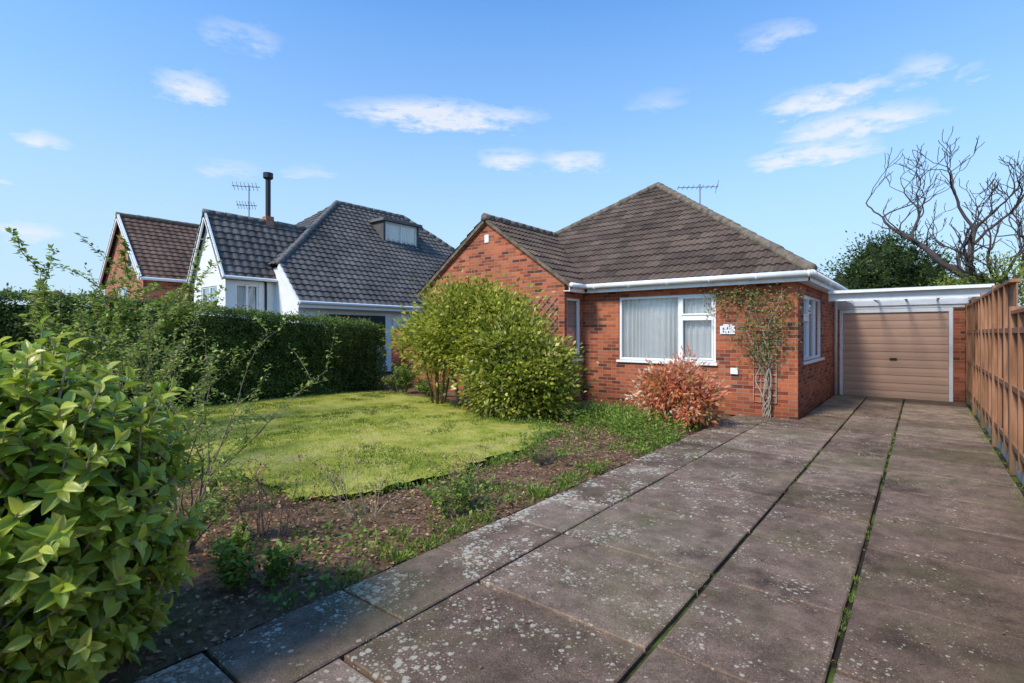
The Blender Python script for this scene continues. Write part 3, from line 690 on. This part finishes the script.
for c_,rr,cnt in blobs[:2]: core('inner_foliage',c_,[x*.42 for x in rr],DARKG,le)

def twiggy(name,base,ns,h,sp,lps,ls,mat,bark=BARK,r0=.012,wid=.5,seed=1,droop=.25,twigs=3,lean=(0,0)):
    rd=random.Random(seed); e=empty(name); mb=MB(); P=[];A=[];N=[]
    def stem(p,d,L,r,lv,depth):
        pts=[p.copy()];k=9
        for i in range(k):
            d=(d+Vector((rd.gauss(0,.12),rd.gauss(0,.12),-droop*.12*i/k*2+rd.gauss(0,.05)))).normalized(); p=p+d*L/k; pts.append(p.copy())
            if depth==0 and i>=2 and rd.random()<twigs/ k*1.4:
                dd=(d+Vector((rd.gauss(0,.7),rd.gauss(0,.7),rd.gauss(0.1,.3)))).normalized(); stem(p,dd,L*rd.uniform(.2,.4),r*.5,int(lv*.5),1)
            if i>=(2 if depth==0 else 0):
                for _ in range(max(1,lv//k)):
                    q=p-d*rd.random()*L/k; P.append(q+Vector((rd.gauss(0,.02),rd.gauss(0,.02),rd.gauss(0,.02)))); A.append((rd.gauss(0,1),rd.gauss(0,1),rd.gauss(.2,.5))); N.append((rd.gauss(0,.5),rd.gauss(0,.5),1))
        mb.tube(pts,[r*(1-.8*i/k) for i in range(k+1)],bark,5,False)
    for _ in range(ns):
        a=rd.uniform(0,6.28); s=rd.uniform(0,sp)
        stem(Vector(base)+Vector((.1*math.cos(a),.1*math.sin(a),0)),Vector((math.cos(a)*s+lean[0],math.sin(a)*s+lean[1],1)).normalized(),h*rd.uniform(.6,1.1),r0,lps,0)
    mb.build('stems',e,smooth=True); n=len(P)
    leaves('foliage',P,A,N,rng.uniform(.7,1.3,n)*ls,wid,T_SMALL,mat,e); return e
RO=leafmat('rose_leaf',[(.10,.17,.025),(.20,.29,.045),(.32,.42,.07),(.48,.50,.14)],.5,.4,.3)
twiggy('rose_shrub',(-5.1,1.75,0),11,1.6,.65,70,.045,RO,seed=2,r0=.009)
twiggy('rose_shrub',(-6.6,1.9,0),12,1.65,.65,80,.05,RO,seed=3,r0=.009)
twiggy('rose_shrub',(-4.1,1.3,0),12,.85,.8,60,.04,RO,seed=4,r0=.008)
twiggy('rose_shrub',(-8.2,2.2,0),14,1.8,.5,80,.055,RO,seed=5,r0=.01)
twiggy('sapling',(-9.3,1.9,0),8,3.0,.14,170,.08,RO,seed=6,droop=0,r0=.016,twigs=5)
twiggy('sapling',(-10.3,2.0,0),12,2.4,.4,100,.07,RO,seed=16,droop=.1,r0=.016)
twiggy('bare_shrub',(-3.7,2.6,0),10,.55,.8,8,.03,LI,bark=BARKP,seed=8,r0=.005)
twiggy('bare_shrub',(-3.5,3.6,0),10,.5,.9,10,.03,LI,bark=BARK,seed=9,r0=.005)
twiggy('bare_shrub',(-3.9,1.9,0),12,.6,.9,10,.03,LI,bark=BARK,seed=10,r0=.005)
twiggy('low_shrub',(-3.5,5.0,0),12,.42,.9,40,.035,GT,bark=BARK,seed=11,r0=.005)
twiggy('low_shrub',(-3.3,3.2,0),10,.3,.9,40,.035,GT,bark=BARK,seed=31,r0=.005)
twiggy('low_shrub',(-3.25,1.5,0),12,.32,1.0,50,.05,GT,bark=BARK,seed=33,r0=.005)
twiggy('low_shrub',(-9.3,8.6,0),14,.6,.9,80,.05,GT,seed=12)
twiggy('low_shrub',(-10.6,8.6,0),14,.7,.9,80,.05,GT,seed=13)

ce=empty('climbing_rose'); mb=MB(); P=[];A=[];N=[]; rd=random.Random(5)
for s in range(9):
    p=Vector((-2.25+rd.gauss(0,.03),10.36,0)); x_t=rd.uniform(-2.75,-1.9); pts=[];k=30; H_=rd.uniform(1.6,2.5)
    for i in range(k+1):
        t=i/k; x=p.x+(x_t-p.x)*t**1.5+.09*math.sin(t*8+s*1.7)*min(1,t*4)+.025*math.sin(t*23+s); pts.append(Vector((x,10.42+.03*math.sin(t*13+s)-.03,H_*t)))
        if t>.5:
            for _ in range(int(10*t)): P.append(pts[-1]+Vector((rd.gauss(0,.14),rd.gauss(-.04,.04),rd.gauss(0,.1))));A.append((rd.gauss(0,1),-.5+rd.gauss(0,.4),rd.gauss(0,1)));N.append((rd.gauss(0,.4),-1,.5))
    mb.tube(pts,[(.015 if s<3 else .009)*(1-.6*i/k) for i in range(k+1)],BARKP,6)
for s in range(5):
    x=-2.4;z=2.3+rd.uniform(-.15,.15);pts=[];dr_=rd.choice([-1,-1,1])
    for i in range(15):
        pts.append(Vector((x,10.40,z))); x+=dr_*rd.uniform(.04,.09) if not(-1.85<x) else -.02; z+=rd.gauss(0,.03); z=min(z,2.5)
        for _ in range(7): P.append(pts[-1]+Vector((rd.gauss(0,.09),rd.gauss(-.05,.05),rd.gauss(-.03,.1))));A.append((rd.gauss(0,1),-.5+rd.gauss(0,.4),rd.gauss(0,1)));N.append((rd.gauss(0,.4),-1,.5))
    mb.tube(pts,.006,BARK,5)
mb.build('stems',ce,smooth=True)
CL=leafmat('climber_leaf',[(.05,.07,.02),(.10,.14,.03),(.18,.20,.045),(.34,.13,.06)],.5,.25,.3)
leaves('foliage',P,A,N,rng.uniform(.035,.065,len(P)),.55,T_SMALL,CL,ce)
def trellis(name,x0,x1,y,z0,z1,mat,dia=True,st=.14,w=.012):
    mb=MB()
    W=x1-x0;Hh=z1-z0
    if dia:
        for sgn in (1,-1):
            c0=-Hh
            while c0<W:
                a=max(c0,0);b_=min(c0+Hh,W)
                if b_-a>.03:
                    za,zb=(a-c0,b_-c0) if sgn==1 else (Hh-(a-c0),Hh-(b_-c0))
                    mb.beam((x0+a,y+.006*sgn,z0+za),(x0+b_,y+.006*sgn,z0+zb),.008,w*1.4,mat,up=(0,1,0))
                c0+=st*1.4
    else:
        x=x0
        while x<=x1+.001: mb.box(x-w/2,x+w/2,y-.02,y-.01,z0,z1,mat); x+=st
        z=z0
        while z<=z1+.001: mb.box(x0,x1,y-.009,y,z-w/2,z+w/2,mat); z+=st
    mb.build(name)
trellis('wall_trellis',-7.3,-6.45,YG-.03,.6,2.45,BARKP,True,.16,.015)
trellis('wall_trellis',-2.5,-2.1,YF-.02,.3,1.5,BARKP,False,.13,.012)

def tree_bare(name,base,h,seed,bark,r0=.2,spread=.75,levels=6,lean=(0,0,0)):
    rd=random.Random(seed); mb=MB()
    def br(p,d,L,r,lv):
        k=7;pts=[p.copy()];rr=[r]
        for i in range(k):
            d=(d+Vector((rd.gauss(0,.24),rd.gauss(0,.24),rd.gauss(.08,.15)))).normalized(); p=p+d*L/k; pts.append(p.copy()); rr.append(max(.012,r*(1-.3*(i+1)/k)))
            if lv>0 and i>1 and rd.random()<.28:
                v=(d+Vector((rd.gauss(0,spread),rd.gauss(0,spread),rd.gauss(.1,spread*.6)))).normalized(); br(p,v,L*rd.uniform(.45,.75),rr[-1]*.6,lv-1 if lv<3 else lv-2)
        mb.tube(pts,rr,bark,5 if r<.05 else 8,False)
        if lv>0:
            for _ in range(rd.choice([2,2,3])):
                v=(d+Vector((rd.gauss(0,spread),rd.gauss(0,spread),rd.gauss(.2,spread*.5)))).normalized(); br(p,v,L*rd.uniform(.62,.85),rr[-1]*.74,lv-1)
    br(Vector(base),Vector((0+lean[0],lean[1],1)).normalized(),h*.3,r0,levels)
    e=empty(name); mb.build('branches',e,smooth=True); return e
t1=pixpt(972,333,21.5); tree_bare('bare_tree',(t1.x,t1.y,0),13.2,42,BARKD,.26,.5,5,(-.05,0))
t2=pixpt(1038,333,21); tree_bare('bare_tree',(t2.x,t2.y,0),10.5,29,BARKD,.22,.62,5)
CON=leafmat('conifer_leaf',[(.014,.035,.009),(.04,.07,.016),(.07,.12,.025),(.12,.165,.045)],.6,.15,.2)
t3=pixpt(884,333,30); cx,cy=t3.x,t3.y
bush('evergreen_tree',[((cx,cy,4.9),(2.3,2.3,2.7)),((cx-1.5,cy-.6,3.6),(1.9,2,2.2)),((cx+1.8,cy+.4,4.0),(1.7,1.8,2.2)),((cx,cy,2.),(2.8,2.8,2.0))],540,48,.17,.5,CON,.35,.66,7,wob=.35)
BG=leafmat('background_leaf',[(.09,.12,.02),(.18,.24,.035),(.30,.34,.06),(.42,.43,.12)],.6,.35,.2)
t4=pixpt(988,333,19.5); bush('green_shrub',[((t4.x,t4.y,2.9),(1.4,1.2,1.75)),((t4.x-1.1,t4.y+.3,2.3),(.9,1,1.5)),((t4.x+1.8,t4.y+.3,2.5),(1.4,1,1.6))],260,34,.12,.5,BG,.24,.5,8,wob=.4)
bl=[]
rd=random.Random(3)
for i in range(22):
    a=math.radians(-100+i*8.5); R_=75+rd.uniform(-10,15); bl.append(((math.sin(a)*R_,math.cos(a)*R_,1.5),(7,7,rd.uniform(2.2,3.4))))
bush('distant_trees',bl,700,30,.7,.6,CON,1.2,.85,9,stem=False)

# ------------------------------------------------------------ sky, sun, camera
w=bpy.data.worlds.new('World'); scene.world=w; w.use_nodes=True; nt=w.node_tree
class W(M):
    def __init__(s): s.t=nt
wn=W(); bg=nt.nodes['Background']
SEL,SROT=math.radians(46),math.radians(192)
sky=wn.n('ShaderNodeTexSky',sky_type='NISHITA',sun_disc=False,sun_elevation=SEL,sun_rotation=SROT,air_density=1.0,dust_density=.4,ozone_density=2.5)
dirv=wn.n('ShaderNodeTexCoord').outputs['Generated']
sp=wn.n('ShaderNodeSeparateXYZ',{0:dirv}); az=wn.math('ARCTAN2',sp.outputs[0],sp.outputs[1]); el=wn.math('ARCSINE',sp.outputs[2])
cv=wn.n('ShaderNodeCombineXYZ',{0:az,1:wn.math('MULTIPLY',el,3.2),2:0.}).outputs[0]
n1=wn.n('ShaderNodeTexNoise',{'Vector':cv,'Scale':6.,'Detail':5.,'Roughness':.6})
n2=wn.n('ShaderNodeTexNoise',{'Vector':cv,'Scale':15.,'Detail':8.,'Roughness':.66})
waz=wn.math('ADD',az,wn.math('MULTIPLY',wn.math('SUBTRACT',n1.outputs['Fac'],.5),.12))
wel=wn.math('ADD',el,wn.math('MULTIPLY',wn.math('SUBTRACT',n2.outputs['Fac'],.5),.06))
clouds=[(440,116,92,11,1.),(192,88,40,11,.8),(512,160,30,8,.75),(575,160,34,8,.75),(50,142,26,7,.7),(240,35,42,11,.35),(830,97,78,10,.85),(855,124,78,11,.95),(808,155,54,9,1.),(775,34,38,9,.4),(925,66,30,9,.5),(975,70,16,6,.4),(20,230,40,8,.6),(230,168,36,7,.35),(305,172,26,5,.4),(655,100,34,8,.25),(5,183,22,6,.6)]
tot=None
for (px,py,cw,ch,st) in clouds:
    u=(px-512)/512; caz=math.radians(-38.7)+math.atan(u); cel=math.atan((333-py)/512/math.sqrt(1+u*u))
    sa=cw/512/(1+u*u)*1.2; se=ch/512/math.sqrt(1+u*u)*1.45
    a=wn.math('MULTIPLY',wn.math('SUBTRACT',waz,caz),1/sa); b_=wn.math('MULTIPLY',wn.math('SUBTRACT',wel,cel),1/se)
    d2=wn.math('ADD',wn.math('MULTIPLY',a,a),wn.math('MULTIPLY',b_,b_))
    f_=wn.math('MULTIPLY',wn.math('MAXIMUM',wn.math('SUBTRACT',1.,d2),0.),st)
    tot=f_ if tot is None else wn.math('MAXIMUM',tot,f_)
cm=wn.math('MULTIPLY',tot,wn.ramp(n2.outputs['Fac'],[(.36,.15),(.62,1.25)]))
cm=wn.ramp(cm,[(.02,0.),(.75,.8)])
tint=wn.mix(1.,sky.outputs[0],(.6,1.42,2.0),'MULTIPLY')
haze=wn.ramp(el,[(0.,.98),(.18,.76),(.38,.36),(.6,.10),(.8,.0)])
base=wn.mix(haze,tint,(4.1,5.2,6.1))
col=wn.mix(cm,base,(5.9,6.1,6.4))
nt.links.new(col,bg.inputs['Color']); bg.inputs['Strength'].default_value=.15
sl=bpy.data.lights.new('sun','SUN'); sl.energy=4.4; sl.angle=math.radians(12); sl.color=(1,.92,.79)
so=link(bpy.data.objects.new('sun',sl)); sd=Vector((math.sin(SROT)*math.cos(SEL),math.cos(SROT)*math.cos(SEL),math.sin(SEL)))
so.rotation_euler=sd.to_track_quat('Z','Y').to_euler()
cd=bpy.data.cameras.new('camera'); cd.lens=18; cd.sensor_width=36; cd.shift_y=-8.5/1024; cd.clip_end=3000; cd.clip_start=.05
co=link(bpy.data.objects.new('camera',cd)); co.location=(0,0,1.6); co.rotation_euler=(math.pi/2,0,math.radians(38.7)); scene.camera=co
scene.view_settings.view_transform='Standard'; scene.view_settings.look='None'; scene.view_settings.exposure=0
